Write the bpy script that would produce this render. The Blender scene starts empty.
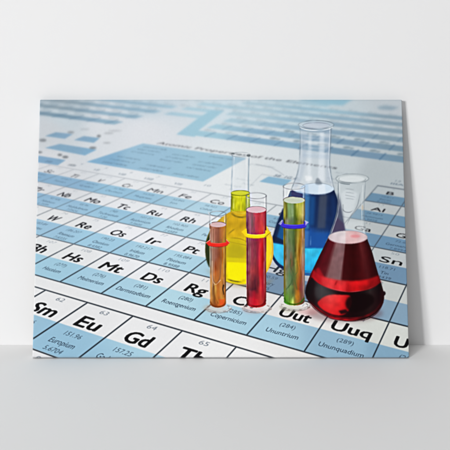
import bpy, math
import numpy as np

# ------------------------------------------------------------------ camera
U = 0.0024                      # one unit = 2.4 mm
D, F, HOR = 680.0, 680.0, 81.8  # camera distance to the foot of the picture, focal length, horizon row
sc = bpy.context.scene
COL = sc.collection
cam_d = bpy.data.cameras.new('camera')
cam = bpy.data.objects.new('camera', cam_d)
COL.objects.link(cam)
sc.camera = cam
CAMH = 277.0
cam.location = (0, 0, CAMH * U)
cam.rotation_euler = (math.radians(90), 0, 0)
cam_d.sensor_width = 36
cam_d.lens = 36 * F / 450
cam_d.shift_y = -(225 - HOR) / 450
cam_d.clip_start = 0.05
cam_d.clip_end = 100
sc.render.resolution_x = sc.render.resolution_y = 1024

# ------------------------------------------------------------------ light
w = bpy.data.worlds.new('World')
sc.world = w
w.use_nodes = True
w.node_tree.nodes['Background'].inputs[0].default_value = (1.0, 1.0, 1.0, 1)
w.node_tree.nodes['Background'].inputs[1].default_value = 0.16
sc.view_settings.view_transform = 'Standard'
sc.view_settings.look = 'None'
sc.view_settings.exposure = -0.06
sc.view_settings.gamma = 1

WALL_Y = 715.7 * U


def area(name, loc, target, size, power, col=(1, 1, 1)):
    l = bpy.data.lights.new(name, 'AREA')
    l.shape = 'DISK'
    l.size = size
    l.energy = power
    l.color = col
    o = bpy.data.objects.new(name, l)
    COL.objects.link(o)
    o.location = loc
    d = np.array(target, float) - np.array(loc, float)
    d /= np.linalg.norm(d)
    o.rotation_euler = (math.acos(-d[2]) * 1.0, 0, math.atan2(d[1], d[0]) - math.pi / 2)
    return o


area('key_lamp', (-10.8, -12.9, 4.5), (0, 1.7, 0.3), 1.3, 1300, (1, 0.998, 0.994))
area('side_lamp', (-12.0, -11.7, 2.9), (0, 1.7, 0.3), 2.2, 1230, (1, 0.998, 0.994))
area('top_lamp', (-0.5, -0.1, 4.2), (0.2, 1.5, 0.0), 1.6, 56)

# ------------------------------------------------------------------ helpers for materials


def new_mat(name):
    m = bpy.data.materials.new(name)
    m.use_nodes = True
    return m, m.node_tree.nodes, m.node_tree.links, m.node_tree.nodes['Principled BSDF']


def plaster(name, col, var, scale, rough, bump):
    m, n, l, b = new_mat(name)
    tc = n.new('ShaderNodeTexCoord')
    t = n.new('ShaderNodeTexNoise')
    t.inputs['Scale'].default_value = scale
    t.inputs['Detail'].default_value = 4
    l.new(tc.outputs['Object'], t.inputs['Vector'])
    r = n.new('ShaderNodeValToRGB')
    r.color_ramp.elements[0].position = 0.3
    r.color_ramp.elements[1].position = 0.7
    r.color_ramp.elements[0].color = tuple(c - var for c in col) + (1,)
    r.color_ramp.elements[1].color = tuple(c + var for c in col) + (1,)
    l.new(t.outputs['Fac'], r.inputs['Fac'])
    l.new(r.outputs['Color'], b.inputs['Base Color'])
    t2 = n.new('ShaderNodeTexNoise')
    t2.inputs['Scale'].default_value = 420
    t2.inputs['Detail'].default_value = 3
    l.new(tc.outputs['Object'], t2.inputs['Vector'])
    bp = n.new('ShaderNodeBump')
    bp.inputs['Strength'].default_value = bump
    bp.inputs['Distance'].default_value = 0.0006
    l.new(t2.outputs['Fac'], bp.inputs['Height'])
    l.new(bp.outputs['Normal'], b.inputs['Normal'])
    b.inputs['Roughness'].default_value = rough
    b.inputs['Specular IOR Level'].default_value = 0.12
    return m


def mesh_obj(name, verts, faces, mat, parent=None):
    me = bpy.data.meshes.new(name)
    me.from_pydata(verts, [], faces)
    me.update()
    o = bpy.data.objects.new(name, me)
    COL.objects.link(o)
    me.materials.append(mat)
    if parent:
        o.parent = parent
    return o


# ------------------------------------------------------------------ the setting
wall_m = plaster('white_wall_paint', (0.80, 0.80, 0.805), 0.006, 1.3, 0.75, 0.12)
top_m = plaster('pale_grey_tabletop', (0.83, 0.83, 0.828), 0.005, 2.0, 0.6, 0.05)
X0, X1 = -4.0, 4.0


def slab(name, lo, hi, mat):
    (a, b, c), (d, e, f) = lo, hi
    v = [(a, b, c), (d, b, c), (d, e, c), (a, e, c), (a, b, f), (d, b, f), (d, e, f), (a, e, f)]
    fs = [(0, 3, 2, 1), (4, 5, 6, 7), (0, 1, 5, 4), (1, 2, 6, 5), (2, 3, 7, 6), (3, 0, 4, 7)]
    return mesh_obj(name, v, fs, mat)


wall = slab('wall', (X0, WALL_Y, -0.3), (X1, WALL_Y + 0.12, 2.6), wall_m)
wall['kind'] = 'structure'
table = slab('tabletop', (X0, -0.6, -0.05), (X1, WALL_Y - 0.0004, 0), top_m)
table['kind'] = 'structure'

# ================================================================== the printed picture, as pigment
# Everything below paints the flat print in its own 2-D coordinates (a 378 x 264 sheet), then the
# colours are stored on the picture's own mesh.
S = 4                           # samples per sheet unit
PX0, PY0, PX1, PY1 = 26, 94, 416, 364
GW, GH = (PX1 - PX0) * S, (PY1 - PY0) * S
XS = PX0 + (np.arange(GW) + .5) / S
YS = PY0 + (np.arange(GH) + .5) / S
XX, YY = np.meshgrid(XS, YS)
rng = np.random.default_rng(7)
MOD = [None]


def gblur(a, s):
    """separable gaussian, s in samples"""
    if s < .15:
        return a
    r = int(max(1, math.ceil(s * 2.8)))
    k = np.exp(-.5 * (np.arange(-r, r + 1) / s) ** 2)
    k /= k.sum()
    for ax in (0, 1):
        pad = [(0, 0)] * a.ndim
        pad[ax] = (r, r)
        p = np.pad(a, pad, mode='edge')
        out = np.zeros_like(a)
        n = a.shape[ax]
        for i, kv in enumerate(k):
            sl = [slice(None)] * a.ndim
            sl[ax] = slice(i, i + n)
            out += kv * p[tuple(sl)]
        a = out
    return a


def idw(x, y, pts, p=2.0):
    """smooth field through scattered control colours"""
    num = 0
    den = 0
    for (px, py, c) in pts:
        d = ((x - px) ** 2 + ((y - py) * 1.2) ** 2 + 60.) ** (-p / 1.0)
        num = num + d[..., None] * np.array(c, float)
        den = den + d
    return num / den[..., None] / 255.


def box_of(pts, pad):
    pts = np.asarray(pts, float)
    x0 = max(0, int((pts[:, 0].min() - pad - PX0) * S))
    x1 = min(GW, int((pts[:, 0].max() + pad - PX0) * S) + 2)
    y0 = max(0, int((pts[:, 1].min() - pad - PY0) * S))
    y1 = min(GH, int((pts[:, 1].max() + pad - PY0) * S) + 2)
    return x0, x1, y0, y1


def inside(pts, X, Y):
    c = np.zeros(X.shape, bool)
    n = len(pts)
    for i in range(n):
        xa, ya = pts[i]
        xb, yb = pts[(i + 1) % n]
        if ya == yb:
            continue
        t = ((ya > Y) != (yb > Y))
        c ^= t & (X < (xb - xa) * (Y - ya) / (yb - ya) + xa)
    return c


def blend(img, sl, cov, col):
    y0, y1, x0, x1 = sl
    if callable(col):
        c = col(XX[y0:y1, x0:x1], YY[y0:y1, x0:x1])
    else:
        c = np.array(col, float) / 255.
    reg = img[y0:y1, x0:x1]
    reg += (c - reg) * cov[..., None]


def poly(img, pts, col, a=1., f=.35, clip=None):
    x0, x1, y0, y1 = box_of(pts, f * 3 + .5)
    if x1 <= x0 or y1 <= y0:
        return
    X, Y = XX[y0:y1, x0:x1], YY[y0:y1, x0:x1]
    cov = gblur(inside(pts, X, Y).astype(float), f * S)
    if clip is not None:
        cov = cov * clip[y0:y1, x0:x1]
    blend(img, (y0, y1, x0, x1), cov * a, col)


def line(img, pts, wd, col, a=1., f=.35, clip=None, fade=0.):
    x0, x1, y0, y1 = box_of(pts, wd + f * 3)
    if x1 <= x0 or y1 <= y0:
        return
    X, Y = XX[y0:y1, x0:x1], YY[y0:y1, x0:x1]
    d = np.full(X.shape, 1e9)
    along = np.zeros(X.shape)
    seg = [math.hypot(q[0] - p[0], q[1] - p[1]) for p, q in zip(pts[:-1], pts[1:])]
    tot = sum(seg) + 1e-9
    acc = 0.
    for ((xa, ya), (xb, yb)), sl_ in zip(zip(pts[:-1], pts[1:]), seg):
        dx, dy = xb - xa, yb - ya
        L = dx * dx + dy * dy + 1e-9
        t = np.clip(((X - xa) * dx + (Y - ya) * dy) / L, 0, 1)
        dd = np.hypot(X - xa - t * dx, Y - ya - t * dy)
        along = np.where(dd < d, (acc + t * sl_) / tot, along)
        d = np.minimum(d, dd)
        acc += sl_
    cov = 1 / (1 + np.exp((d - wd / 2) / max(f * .45, .05)))
    if fade:
        cov = cov * np.clip(np.minimum(along, 1 - along) / fade, 0, 1)
    if MOD[0] is not None:
        cov = cov * MOD[0][y0:y1, x0:x1]
    blend(img, (y0, y1, x0, x1), cov * a, col)


def spline(pts, n=8, closed=False):
    p = np.asarray(pts, float)
    m = len(p)
    out = []
    rngk = range(m if closed else m - 1)
    for i in rngk:
        if closed:
            a, b, c, d = p[(i - 1) % m], p[i], p[(i + 1) % m], p[(i + 2) % m]
        else:
            a, b, c, d = p[max(i - 1, 0)], p[i], p[i + 1], p[min(i + 2, m - 1)]
        for k in range(n):
            t = k / n
            out.append(.5 * ((2 * b) + (c - a) * t + (2 * a - 5 * b + 4 * c - d) * t * t + (3 * b - a - 3 * c + d) * t ** 3))
    if not closed:
        out.append(p[-1])
    return [tuple(q) for q in out]


def ell(cx, cy, rx, ry, a0=0, a1=360, n=40):
    return [(cx + rx * math.cos(math.radians(a0 + (a1 - a0) * i / n)), cy + ry * math.sin(math.radians(a0 + (a1 - a0) * i / n))) for i in range(n + 1)]


# ------------------------------------------------------------------ the table's plane
def fit(P):
    A = []
    for u, v, x, y in P:
        A.append([u, v, 1, 0, 0, 0, -u * x / 100, -v * x / 100, -x / 100])
        A.append([0, 0, 0, u, v, 1, -u * y / 100, -v * y / 100, -y / 100])
    h = np.linalg.svd(np.array(A))[2][-1].reshape(3, 3)
    h[2] /= 100
    return h / h[2, 2]


Hm = fit([(7, 7, 39.3, 236.6), (8, 7, 73, 244.8), (9, 7, 109.9, 253.8), (10, 7, 148.7, 263.3), (11, 7, 188.7, 273.4),
          (12, 7, 234.5, 284.4), (13, 7, 281.9, 295.9), (14, 7, 333.2, 308.3), (15, 7, 388.7, 321.7), (7, 6, 85, 215.6),
          (8, 6, 116.3, 222.6), (9, 6, 151.3, 229.9), (10, 6, 186, 237.9), (9, 8, 60, 282.3), (10, 8, 101, 294.3),
          (11, 8, 145.3, 306.9), (12, 8, 194.5, 321.6), (13, 8, 246, 336.7), (14, 8, 303.3, 353.7), (6, 5, 92.7, 193.3),
          (7, 5, 121.3, 198.3), (8, 5, 152, 204), (9, 5, 183.5, 210.6), (5, 4, 99, 174.7), (6, 4, 126, 179), (7, 4, 153, 184),
          (8, 4, 181, 189), (9, 4, 210, 193.3), (13, 2, 377.3, 186.7), (13, 3, 366.7, 201.2), (14, 4, 389, 225.3),
          (14, 5, 373.3, 249), (15, 6, 407, 285.5)])


def uv2p(u, v):
    q = Hm @ np.array([u, v, 1.0])
    return (q[0] / q[2], q[1] / q[2])


def uvs(P):
    P = np.asarray(P, float)
    q = np.c_[P, np.ones(len(P))] @ Hm.T
    return q[:, :2] / q[:, 2:3]


# ------------------------------------------------------------------ lettering (Blender's own font, flattened)
_gl = {}


def glyphs(s, bold):
    key = (s, bold)
    if key in _gl:
        return _gl[key]
    c = bpy.data.curves.new('lettering', 'FONT')
    c.body = s
    c.resolution_u = 3
    c.offset = bold
    c.fill_mode = 'BOTH'
    o = bpy.data.objects.new('lettering', c)
    COL.objects.link(o)
    dg = bpy.context.evaluated_depsgraph_get()
    e = o.evaluated_get(dg)
    me = e.to_mesh()
    me.calc_loop_triangles()
    v = np.array([q.co[:2] for q in me.vertices]).reshape(-1, 2)
    t = np.array([q.vertices[:] for q in me.loop_triangles]).reshape(-1, 3).astype(int)
    e.to_mesh_clear()
    bpy.data.objects.remove(o)
    bpy.data.curves.remove(c)
    _gl[key] = (v, t)
    return _gl[key]


TXT_BIG = np.zeros((GH, GW))
TXT_SML = np.zeros((GH, GW))


def raster(buf, V, T, val=1.):
    V = (V - [PX0, PY0]) * S - .5
    for a, b, c in T:
        A, B, C = V[a], V[b], V[c]
        x0 = int(max(0, math.floor(min(A[0], B[0], C[0]))))
        x1 = int(min(GW, math.ceil(max(A[0], B[0], C[0])) + 1))
        y0 = int(max(0, math.floor(min(A[1], B[1], C[1]))))
        y1 = int(min(GH, math.ceil(max(A[1], B[1], C[1])) + 1))
        if x1 <= x0 or y1 <= y0:
            continue
        gx = np.arange(x0, x1)[None, :]
        gy = np.arange(y0, y1)[:, None]
        e1 = (B[0] - A[0]) * (gy - A[1]) - (B[1] - A[1]) * (gx - A[0])
        e2 = (C[0] - B[0]) * (gy - B[1]) - (C[1] - B[1]) * (gx - B[0])
        e3 = (A[0] - C[0]) * (gy - C[1]) - (A[1] - C[1]) * (gx - C[0])
        m = ((e1 >= 0) & (e2 >= 0) & (e3 >= 0)) | ((e1 <= 0) & (e2 <= 0) & (e3 <= 0))
        r = buf[y0:y1, x0:x1]
        r[m] = np.maximum(r[m], val)


def text(buf, s, uc, vb, width, capv, bold=0., val=1., maxem=None):
    """text centred on uc, baseline vb, fitted to a width in u and a capital height in v"""
    V, T = glyphs(s, bold)
    if not len(V):
        return
    w0 = V[:, 0].max() - V[:, 0].min()
    em = width / w0
    if maxem:
        em = min(em, maxem)
    P = np.c_[uc + (V[:, 0] - V[:, 0].min() - w0 / 2) * em, vb - V[:, 1] / .69 * capv]
    q = uvs(P)
    if q[:, 0].max() < PX0 or q[:, 0].min() > PX1 or q[:, 1].max() < PY0 or q[:, 1].min() > PY1:
        return
    raster(buf, q, T, val)


ROWS = {
    2: (13, [('B', '5', 'Boron', '10.811'), ('C', '6', 'Carbon', '12.0107'), ('N', '7', 'Nitrogen', '14.0067')]),
    3: (13, [('Al', '13', 'Aluminum', '26.9815'), ('Si', '14', 'Silicon', '28.0855'), ('P', '15', 'Phosphorus', '30.97')]),
    4: (3, [('Sc', '21', 'Scandium', '44.955'), ('Ti', '22', 'Titanium', '47.867'), ('V', '23', 'Vanadium', '50.9415'), ('Cr', '24', 'Chromium', '51.9961'),
            ('Mn', '25', 'Manganese', '54.938'), ('Fe', '26', 'Iron', '55.845'), ('Co', '27', 'Cobalt', '58.933'), ('Ni', '28', 'Nickel', '58.6934'),
            ('Cu', '29', 'Copper', '63.546'), ('Zn', '30', 'Zinc', '65.38'), ('Ga', '31', 'Gallium', '69.723'), ('Ge', '32', 'Germanium', '72.64'), ('As', '33', 'Arsenic', '74.92')]),
    5: (3, [('Y', '39', 'Yttrium', '88.905'), ('Zr', '40', 'Zirconium', '91.224'), ('Nb', '41', 'Niobium', '92.906'), ('Mo', '42', 'Molybdenum', '95.96'),
            ('Tc', '43', 'Technetium', '(98)'), ('Ru', '44', 'Ruthenium', '101.07'), ('Rh', '45', 'Rhodium', '102.905'), ('Pd', '46', 'Palladium', '106.42'),
            ('Ag', '47', 'Silver', '107.868'), ('Cd', '48', 'Cadmium', '112.411'), ('In', '49', 'Indium', '114.818'), ('Sn', '50', 'Tin', '118.71'), ('Sb', '51', 'Antimony', '121.76')]),
    6: (4, [('Hf', '72', 'Hafnium', '178.49'), ('Ta', '73', 'Tantalum', '180.948'), ('W', '74', 'Tungsten', '183.84'), ('Re', '75', 'Rhenium', '186.207'),
            ('Os', '76', 'Osmium', '190.23'), ('Ir', '77', 'Iridium', '192.217'), ('Pt', '78', 'Platinum', '195.084'), ('Au', '79', 'Gold', '196.967'),
            ('Hg', '80', 'Mercury', '200.59'), ('Tl', '81', 'Thallium', '204.38'), ('Pb', '82', 'Lead', '207.2'), ('Bi', '83', 'Bismuth', '208.98')]),
    7: (6, [('Sg', '106', 'Seaborgium', '(271)'), ('Bh', '107', 'Bohrium', '(272)'), ('Hs', '108', 'Hassium', '(277)'), ('Mt', '109', 'Meitnerium', '(276)'),
            ('Ds', '110', 'Darmstadtium', '(281)'), ('Rg', '111', 'Roentgenium', '(280)'), ('Cn', '112', 'Copernicium', '(285)'),
            ('Uut', '113', 'Ununtrium', '(284)'), ('Uuq', '114', 'Ununquadium', '(289)'), ('Uup', '115', 'Ununpentium', '(288)')]),
    8.245: (9, [('Sm', '62', 'Samarium', '150.36'), ('Eu', '63', 'Europium', '151.96'), ('Gd', '64', 'Gadolinium', '157.25'), ('Tb', '65', 'Terbium', '158.925'), ('Dy', '66', 'Dysprosium', '162.5')]),
    9.255: (9, [('Pu', '94', 'Plutonium', '(244)'), ('Am', '95', 'Americium', '(243)')]),
}
THIRD = {'Eu': '5.6704', 'Gd': '6.1498', 'Sm': '5.6437', 'Re': '7.8335', 'Os': '8.4382', 'Ir': '8.9670', 'Pt': '8.9588', 'W': '7.8640', 'Sn': '7.3439', 'Hg': '10.4375', 'Ga': '5.9993', 'Ge': '7.8994', 'Al': '5.9858', 'B': '8.2980', 'Pb': '7.4167', 'Uut': '', 'Ru': '7.3605', 'Rh': '7.4589', 'Nb': '6.7589', 'Mo': '7.0924', 'Tc': '7.28', 'Zr': '6.6339'}
for v0, (u0, cells) in ROWS.items():
    for i, (sy, num, name, wt) in enumerate(cells):
        u = u0 + i
        wsy = {1: .26, 2: .47, 3: .62}[len(sy)]
        if sy in ('Al', 'Ti', 'Ir', 'Cr', 'Pt', 'Mt'):
            wsy = .40
        if sy in ('Mo', 'Mn', 'Sm', 'W'):
            wsy = .54 if sy != 'W' else .36
        if sy == 'Uuq':
            wsy = .74
        if v0 == 4 and u < 12:
            wsy = {'V': .2, 'Ti': .3, 'Sc': .34, 'Cr': .36, 'Mn': .56, 'Fe': .42, 'Co': .48}.get(sy, .45)
        if sy in ('Mt', 'Sm', 'Mo'):
            wsy = .56
        wsy *= {4: .88, 5: .82, 6: .84, 7: .9, 2: .8, 3: .85}.get(v0, .96)
        if sy == 'Hg':
            wsy *= 1.25
        if v0 == 5 and sy == 'Sn':
            wsy /= .82
        bold = {7: .018, 6: .007, 5: .002, 4: .0}.get(v0, .004 if v0 < 4 else .022)
        for ox, oy in ((0, 0), (1, 0), (-1, 0), (0, 1), (0, -1), (.7, .7), (-.7, -.7)):
            text(TXT_BIG, sy, u + .50 + (-.01 if len(sy) == 3 else 0) + ox * bold * .55, v0 + .455 + oy * bold * .25, wsy, .205 if v0 > 6 else (.195 if v0 > 4 else .18), 0., 1. if v0 > 4 or u > 11 else .8)
        text(TXT_SML, num, u + .50, v0 + .135, .2 if len(num) < 3 else .24, .075, 0, .62 if v0 > 8 else .42, .19)
        text(TXT_SML, wt, u + .50, v0 + .655, .5, .075, 0, .78, .135)
        text(TXT_SML, name, u + .50, v0 + .825, .86, .085, 0, 1., .132)
        if THIRD.get(sy):
            text(TXT_SML, THIRD[sy], u + .5, v0 + .955, .5, .07, 0, .8, .135)
# group headings
for u, s, n_ in [(3, 'IIIB', '3'), (4, 'IVB', '4'), (5, 'VB', '5'), (6, 'VIB', '6'), (7, 'VIIB', '7'), (8, 'VIII', ''), (10, 'IB', '11')]:
    text(TXT_SML, s, u - .35 + (.0 if u < 8 else .05), 3.86, .34, .11, .012, .85, .2)
    text(TXT_SML, n_, u - .2, 3.66, .12, .10, .01, .6, .2)
text(TXT_SML, '10', 8.55, 3.66, .2, .1, .01, .7)
text(TXT_SML, '13', 13.45, 1.56, .16, .12, .01, .8)
text(TXT_SML, 'IIIA', 13.5, 1.78, .4, .12, .02, .95)
text(TXT_BIG, 'Atomic Properties of the Elements', 7.85, 1.27, 7.05, .19, 0, .8)
text(TXT_SML, 'ground-state', 9.1, 1.86, .9, .13, .0, .45)
text(TXT_SML, '58  1G 4', 10.25, 2.42, .75, .15, .03, 1.)
for i in range(7):          # lines of fine print inside the blue legend
    for j, (ua, ub) in enumerate([(4.1, 5.3), (5.6, 6.7), (6.9, 8.0)]):
        if (i * 3 + j) % 4 != 1:
            text(TXT_SML, 'physical reference data'[(i * 3) % 8:][:13], (ua + ub) / 2, 1.72 + i * .26, (ub - ua) * .82, .11, .01, .8)
for i, s in enumerate(['Symbol', 'Name', 'Atomic weight', 'Ionization']):
    text(TXT_SML, s, 9.2 + .35 * (i % 2), 2.98 + .22 * i, .55, .1, 0, .5, .16)
    text(TXT_SML, s, 11.75 + .1 * (i % 2), 1.55 + .24 * i, .7, .1, 0, .55, .2)

# ------------------------------------------------------------------ the periodic table layer
WHITE = [(46, 131, (198, 203, 208)), (60, 112, (196, 208, 215)), (110, 125, (214, 218, 223)), (143, 133, (219, 222, 227)), (45, 170, (212, 214, 218)),
         (48, 242, (223, 225, 226)), (230, 178, (228, 232, 234)), (150, 190, (226, 229, 232)), (150, 236, (233, 234, 238)), (72, 313, (226, 226, 227)),
         (150, 340, (230, 230, 231)), (227, 351, (235, 235, 235)), (384, 327, (212, 215, 210)), (385, 293, (196, 200, 198)), (395, 232, (184, 190, 192)),
         (375, 173, (180, 189, 193)), (345, 165, (196, 205, 209)), (399, 105, (190, 198, 204)), (300, 110, (200, 217, 224)), (240, 105, (206, 220, 228)),
         (320, 325, (232, 230, 228)), (250, 300, (228, 225, 224)), (60, 102, (166, 180, 190)), (140, 103, (192, 208, 218)), (258, 174, (220, 225, 227)),
         (385, 255, (190, 196, 198)), (350, 130, (194, 206, 212)), (180, 215, (230, 232, 236)), (280, 165, (214, 221, 225))]
BLUE = [(60, 330, (148, 187, 210)), (45, 310, (150, 187, 208)), (46, 264, (159, 198, 217)), (110, 298, (168, 204, 222)), (165, 308, (178, 213, 226)),
        (230, 325, (172, 208, 224)), (262, 336, (168, 205, 223)), (350, 345, (148, 184, 206)), (385, 345, (132, 168, 192)), (391, 305, (134, 162, 184)),
        (395, 275, (112, 144, 172)), (385, 235, (108, 144, 174)), (385, 218, (112, 147, 172)), (380, 200, (108, 142, 168)), (272, 283, (118, 146, 172)),
        (100, 235, (160, 200, 222)), (170, 250, (174, 211, 228)), (60, 215, (154, 190, 214)), (60, 185, (138, 174, 202)), (120, 195, (152, 192, 216)),
        (200, 225, (180, 212, 228)), (143, 158, (155, 191, 213)), (100, 160, (130, 172, 202)), (205, 172, (156, 194, 214)), (60, 150, (132, 166, 190)),
        (50, 160, (128, 164, 194)), (60, 120, (112, 142, 162)), (60, 104, (138, 154, 164)), (120, 118, (140, 172, 192)), (207, 122, (162, 200, 216)),
        (260, 140, (130, 168, 194)), (250, 115, (160, 192, 206)), (333, 102, (146, 188, 206)), (365, 158, (118, 148, 172)), (390, 135, (112, 140, 158)),
        (330, 130, (116, 148, 172)), (275, 182, (138, 180, 206)), (70, 136, (132, 164, 190))]
base = idw(XX, YY, WHITE)
blue = idw(XX, YY, BLUE)


def pbl(pts, a=1., f=.3):
    x0, x1, y0, y1 = box_of(pts, 2)
    if x1 <= x0 or y1 <= y0:
        return
    cov = gblur(inside(pts, XX[y0:y1, x0:x1], YY[y0:y1, x0:x1]).astype(float), f * S) * a
    r = base[y0:y1, x0:x1]
    r += (blue[y0:y1, x0:x1] - r) * cov[..., None]


def uvrect(ua, ub, va, vb):
    return [uv2p(ua, va), uv2p(ub, va), uv2p(ub, vb), uv2p(ua, vb)]


bands = [(7, 5.5, 17, .5), (6, 3, 17, .5), (5, 3, 17, .5), (4, 3, 17, .5), (3, 13, 17, .5), (2, 13, 17, .5), (8.245, 7, 14, .5), (9.255, 8, 13, .6)]
for v0, ua, ub, h in bands:
    pbl(uvrect(ua, ub, v0 + h, v0 + 1))
# far rows of the sheet
for k in range(0, 4):
    ue = .82 if k < 4 else .7
    pbl(uvrect(-14, ue, -k - .48, -k - .02), .92 if k else .96)
for k in (2, 3, 4):
    pbl(uvrect(1.35, 3.4, -k - .5, -k - .02), .8)
for k in range(0, 7):
    u_end = 30 if k < 6 else 7.5
    pbl(uvrect({0: 4.1, 1: 4.6, 2: 4.55, 3: 3.9}.get(k, 3.2), u_end, -k - .56, -k + .03), (.98, .9, .75, .7, .72, .75, .6)[k])
pbl([(176.5, 135.2), (198, 119), (211, 111), (225, 111), (205, 126.5), (199, 131), (195, 137.6)], 1.)
pbl([(300, 98), (356, 98), (343, 106.3), (322, 104.5), (300, 101)], 1., .8)
pbl([(377, 107.5), (386, 106), (400, 108), (392, 111), (380, 110)], .6, .8)
pbl([(86.5, 162.6), (143, 144.2), (247, 159), (203, 182.4)])
for q in ([(45, 136.8), (56, 133), (73, 134.8), (65, 139.6)], [(74, 140.8), (84, 136.8), (100, 138.8), (94, 143.6)],
          [(45, 148.6), (60, 144.6), (97, 150.4), (85, 156.2)], [(30, 155), (66, 160.8), (58, 166), (30, 162)],
          [(259.5, 182.4), (268.7, 177.2), (292, 180.8), (284.4, 186.6)]):
    pbl(q)

# cell rules


def uvline(ua, va, ub, vb, n=10):
    return [uv2p(ua + (ub - ua) * i / n, va + (vb - va) * i / n) for i in range(n + 1)]


RULEC = np.zeros((GH, GW))


def rule(ua, va, ub, vb, k=1.):
    P = uvline(ua, va, ub, vb, 6)
    for a, b in zip(P[:-1], P[1:]):
        y = (a[1] + b[1]) / 2
        x = (a[0] + b[0]) / 2
        if x < 20 or x > 425 or y > 372 or y < 90:
            continue
        t = min(1, max(0, (y - 165) / 150))
        xr = min(1, max(0, (x - 330) / 50))
        t = max(t, xr * .55 if y > 185 else t)
        wd = (.30 + 1.02 * t ** 1.15) * k
        al = min(1, .38 + .95 * t)
        c = (42 + 60 * (1 - t), 50 + 62 * (1 - t), 60 + 66 * (1 - t))
        x0, x1, y0, y1 = box_of([a, b], wd + 1.5)
        if x1 <= x0 or y1 <= y0:
            continue
        X, Y = XX[y0:y1, x0:x1], YY[y0:y1, x0:x1]
        dx, dy = b[0] - a[0], b[1] - a[1]
        tq = np.clip(((X - a[0]) * dx + (Y - a[1]) * dy) / (dx * dx + dy * dy + 1e-9), 0, 1)
        dd = np.hypot(X - a[0] - tq * dx, Y - a[1] - tq * dy)
        cv = al / (1 + np.exp((dd - wd / 2) / .18))
        RULEC[y0:y1, x0:x1] = np.maximum(RULEC[y0:y1, x0:x1], cv)


for v_ in (4, 5, 6, 7, 8, 8.245, 9.255):
    lo = {4: 2.9, 5: 2.9, 6: 3, 7: 4, 8: 5, 8.245: 6, 9.255: 7}[v_]
    hi = {8.245: 13.98, 9.255: 13.98}.get(v_, 17.)
    n = 14
    for i in range(n):
        rule(lo + (hi - lo) * i / n, v_, lo + (hi - lo) * (i + 1) / n, v_)
for v_ in (2, 3):
    rule(13, v_, 17, v_)
for g in range(3, 17):
    top = 4 if g < 13 else (2 if g < 18 else 4)
    rule(g, top, g, 6)
    rule(g, 6, g, 8)
for g in range(7, 14):
    rule(g, 8.245, g, 9.255)
trl = np.clip((YY - 165) / 150, 0, 1)
base += (np.stack([90 - 58 * trl, 100 - 60 * trl, 112 - 62 * trl], -1) / 255. - base) * RULEC[..., None]
for g in range(-8, 17):       # faint rules across the far rows
    for k in range(0, 5):
        if (g > 4 or (g < 1 and k < 3)) and k < 3:
            line(base, uvline(g + .35, -k - .6, g + .35, -k, 2), 1.1 if g > 8 else .9, (66, 104, 138), (.72 if g > 8 else .4) * (1 - .25 * k), .5)
# leader and faint specimen cell outline
line(base, [(256, 165), (271, 168), (279, 172.5), (284, 176)], .5, (120, 130, 140), .55, .3)
line(base, [(250, 187), (262, 175), (300, 181)], .5, (150, 160, 170), .5, .3)

# ink
g_big = gblur(TXT_BIG, .25 * S)
g_sml = gblur(TXT_SML, .2 * S)
tt = np.clip((YY - 150) / 110, 0, 1)
ink_big = np.stack([30 * (1 - tt) + 14, 32 * (1 - tt) + 14, 36 * (1 - tt) + 18], -1) / 255.
base += (ink_big - base) * np.clip(g_big * 1.05, 0, 1)[..., None]
ts = np.clip((YY - 180) / 120, 0, 1)
ink_s = np.stack([58 - 18 * ts, 78 - 22 * ts, 98 - 24 * ts], -1) / 255.
base += (ink_s - base) * np.clip(g_sml * (.55 + .42 * ts), 0, 1)[..., None]
# out-of-focus marks of the nearest left cells and of the far rows
for (x, y, rx, ry, a) in [(71, 133, 3.5, 1, .5), (99, 136.8, 2, 1.2, .75), (109, 134, 5, .9, .28), (107, 143.6, 4, .9, .3), (93, 148.6, 3.6, 1.1, .7),
                          (43, 141, 3.5, 1.6, .6), (38.5, 153, 4, 1.1, .7), (60, 155.6, 2.3, 1.2, .75), (65.5, 157.8, 3, 1.3, .75), (72, 165.6, 4, .7, .4),
                          (115, 131.5, 7, .7, .25), (85, 130, 5, .8, .2)]:
    poly(base, ell(x, y, rx, ry), (72, 78, 84), a * .85, .5)
for k in range(0, 6):
    for g in range(-9, 17):
        if (g >= 4 or g < 0) or k > 2:
            x, y = uv2p(g + .85, -k - .73)
            if 30 < x < 410 and 98 < y < 172:
                poly(base, ell(x, y, 3.4 * (1.1 - k * .06), .95 - .06 * k), (96, 120, 134), (.75 if g > 6 and k < 2 else .26), .55)
                poly(base, ell(x + 5, y + .9, 2.2, .7), (96, 120, 134), (.7 if g > 6 and k < 2 else .2), .5)

# depth-of-field of the photographed sheet
sig = np.interp(YS, [96, 115, 135, 160, 185, 215, 250, 300, 360], [1.3, 1.05, .85, .7, .58, .40, .28, .2, .18])
levels = [.2, .45, .75, 1.1, 1.75]
st = [gblur(base, s * S) for s in levels]
pic = np.zeros_like(base)
for j, y in enumerate(YS):
    s = sig[j]
    i = int(np.clip(np.searchsorted(levels, s) - 1, 0, 3))
    t = np.clip((s - levels[i]) / (levels[i + 1] - levels[i]), 0, 1)
    pic[j] = st[i][j] * (1 - t) + st[i + 1][j] * t
del st


# ------------------------------------------------------------------ the painted glassware
def stops(t, st_):
    xs = [s[0] for s in st_]
    cs = np.array([s[1] for s in st_], float) / 255.
    return np.stack([np.interp(t, xs, cs[:, k]) for k in range(3)], -1)


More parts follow.
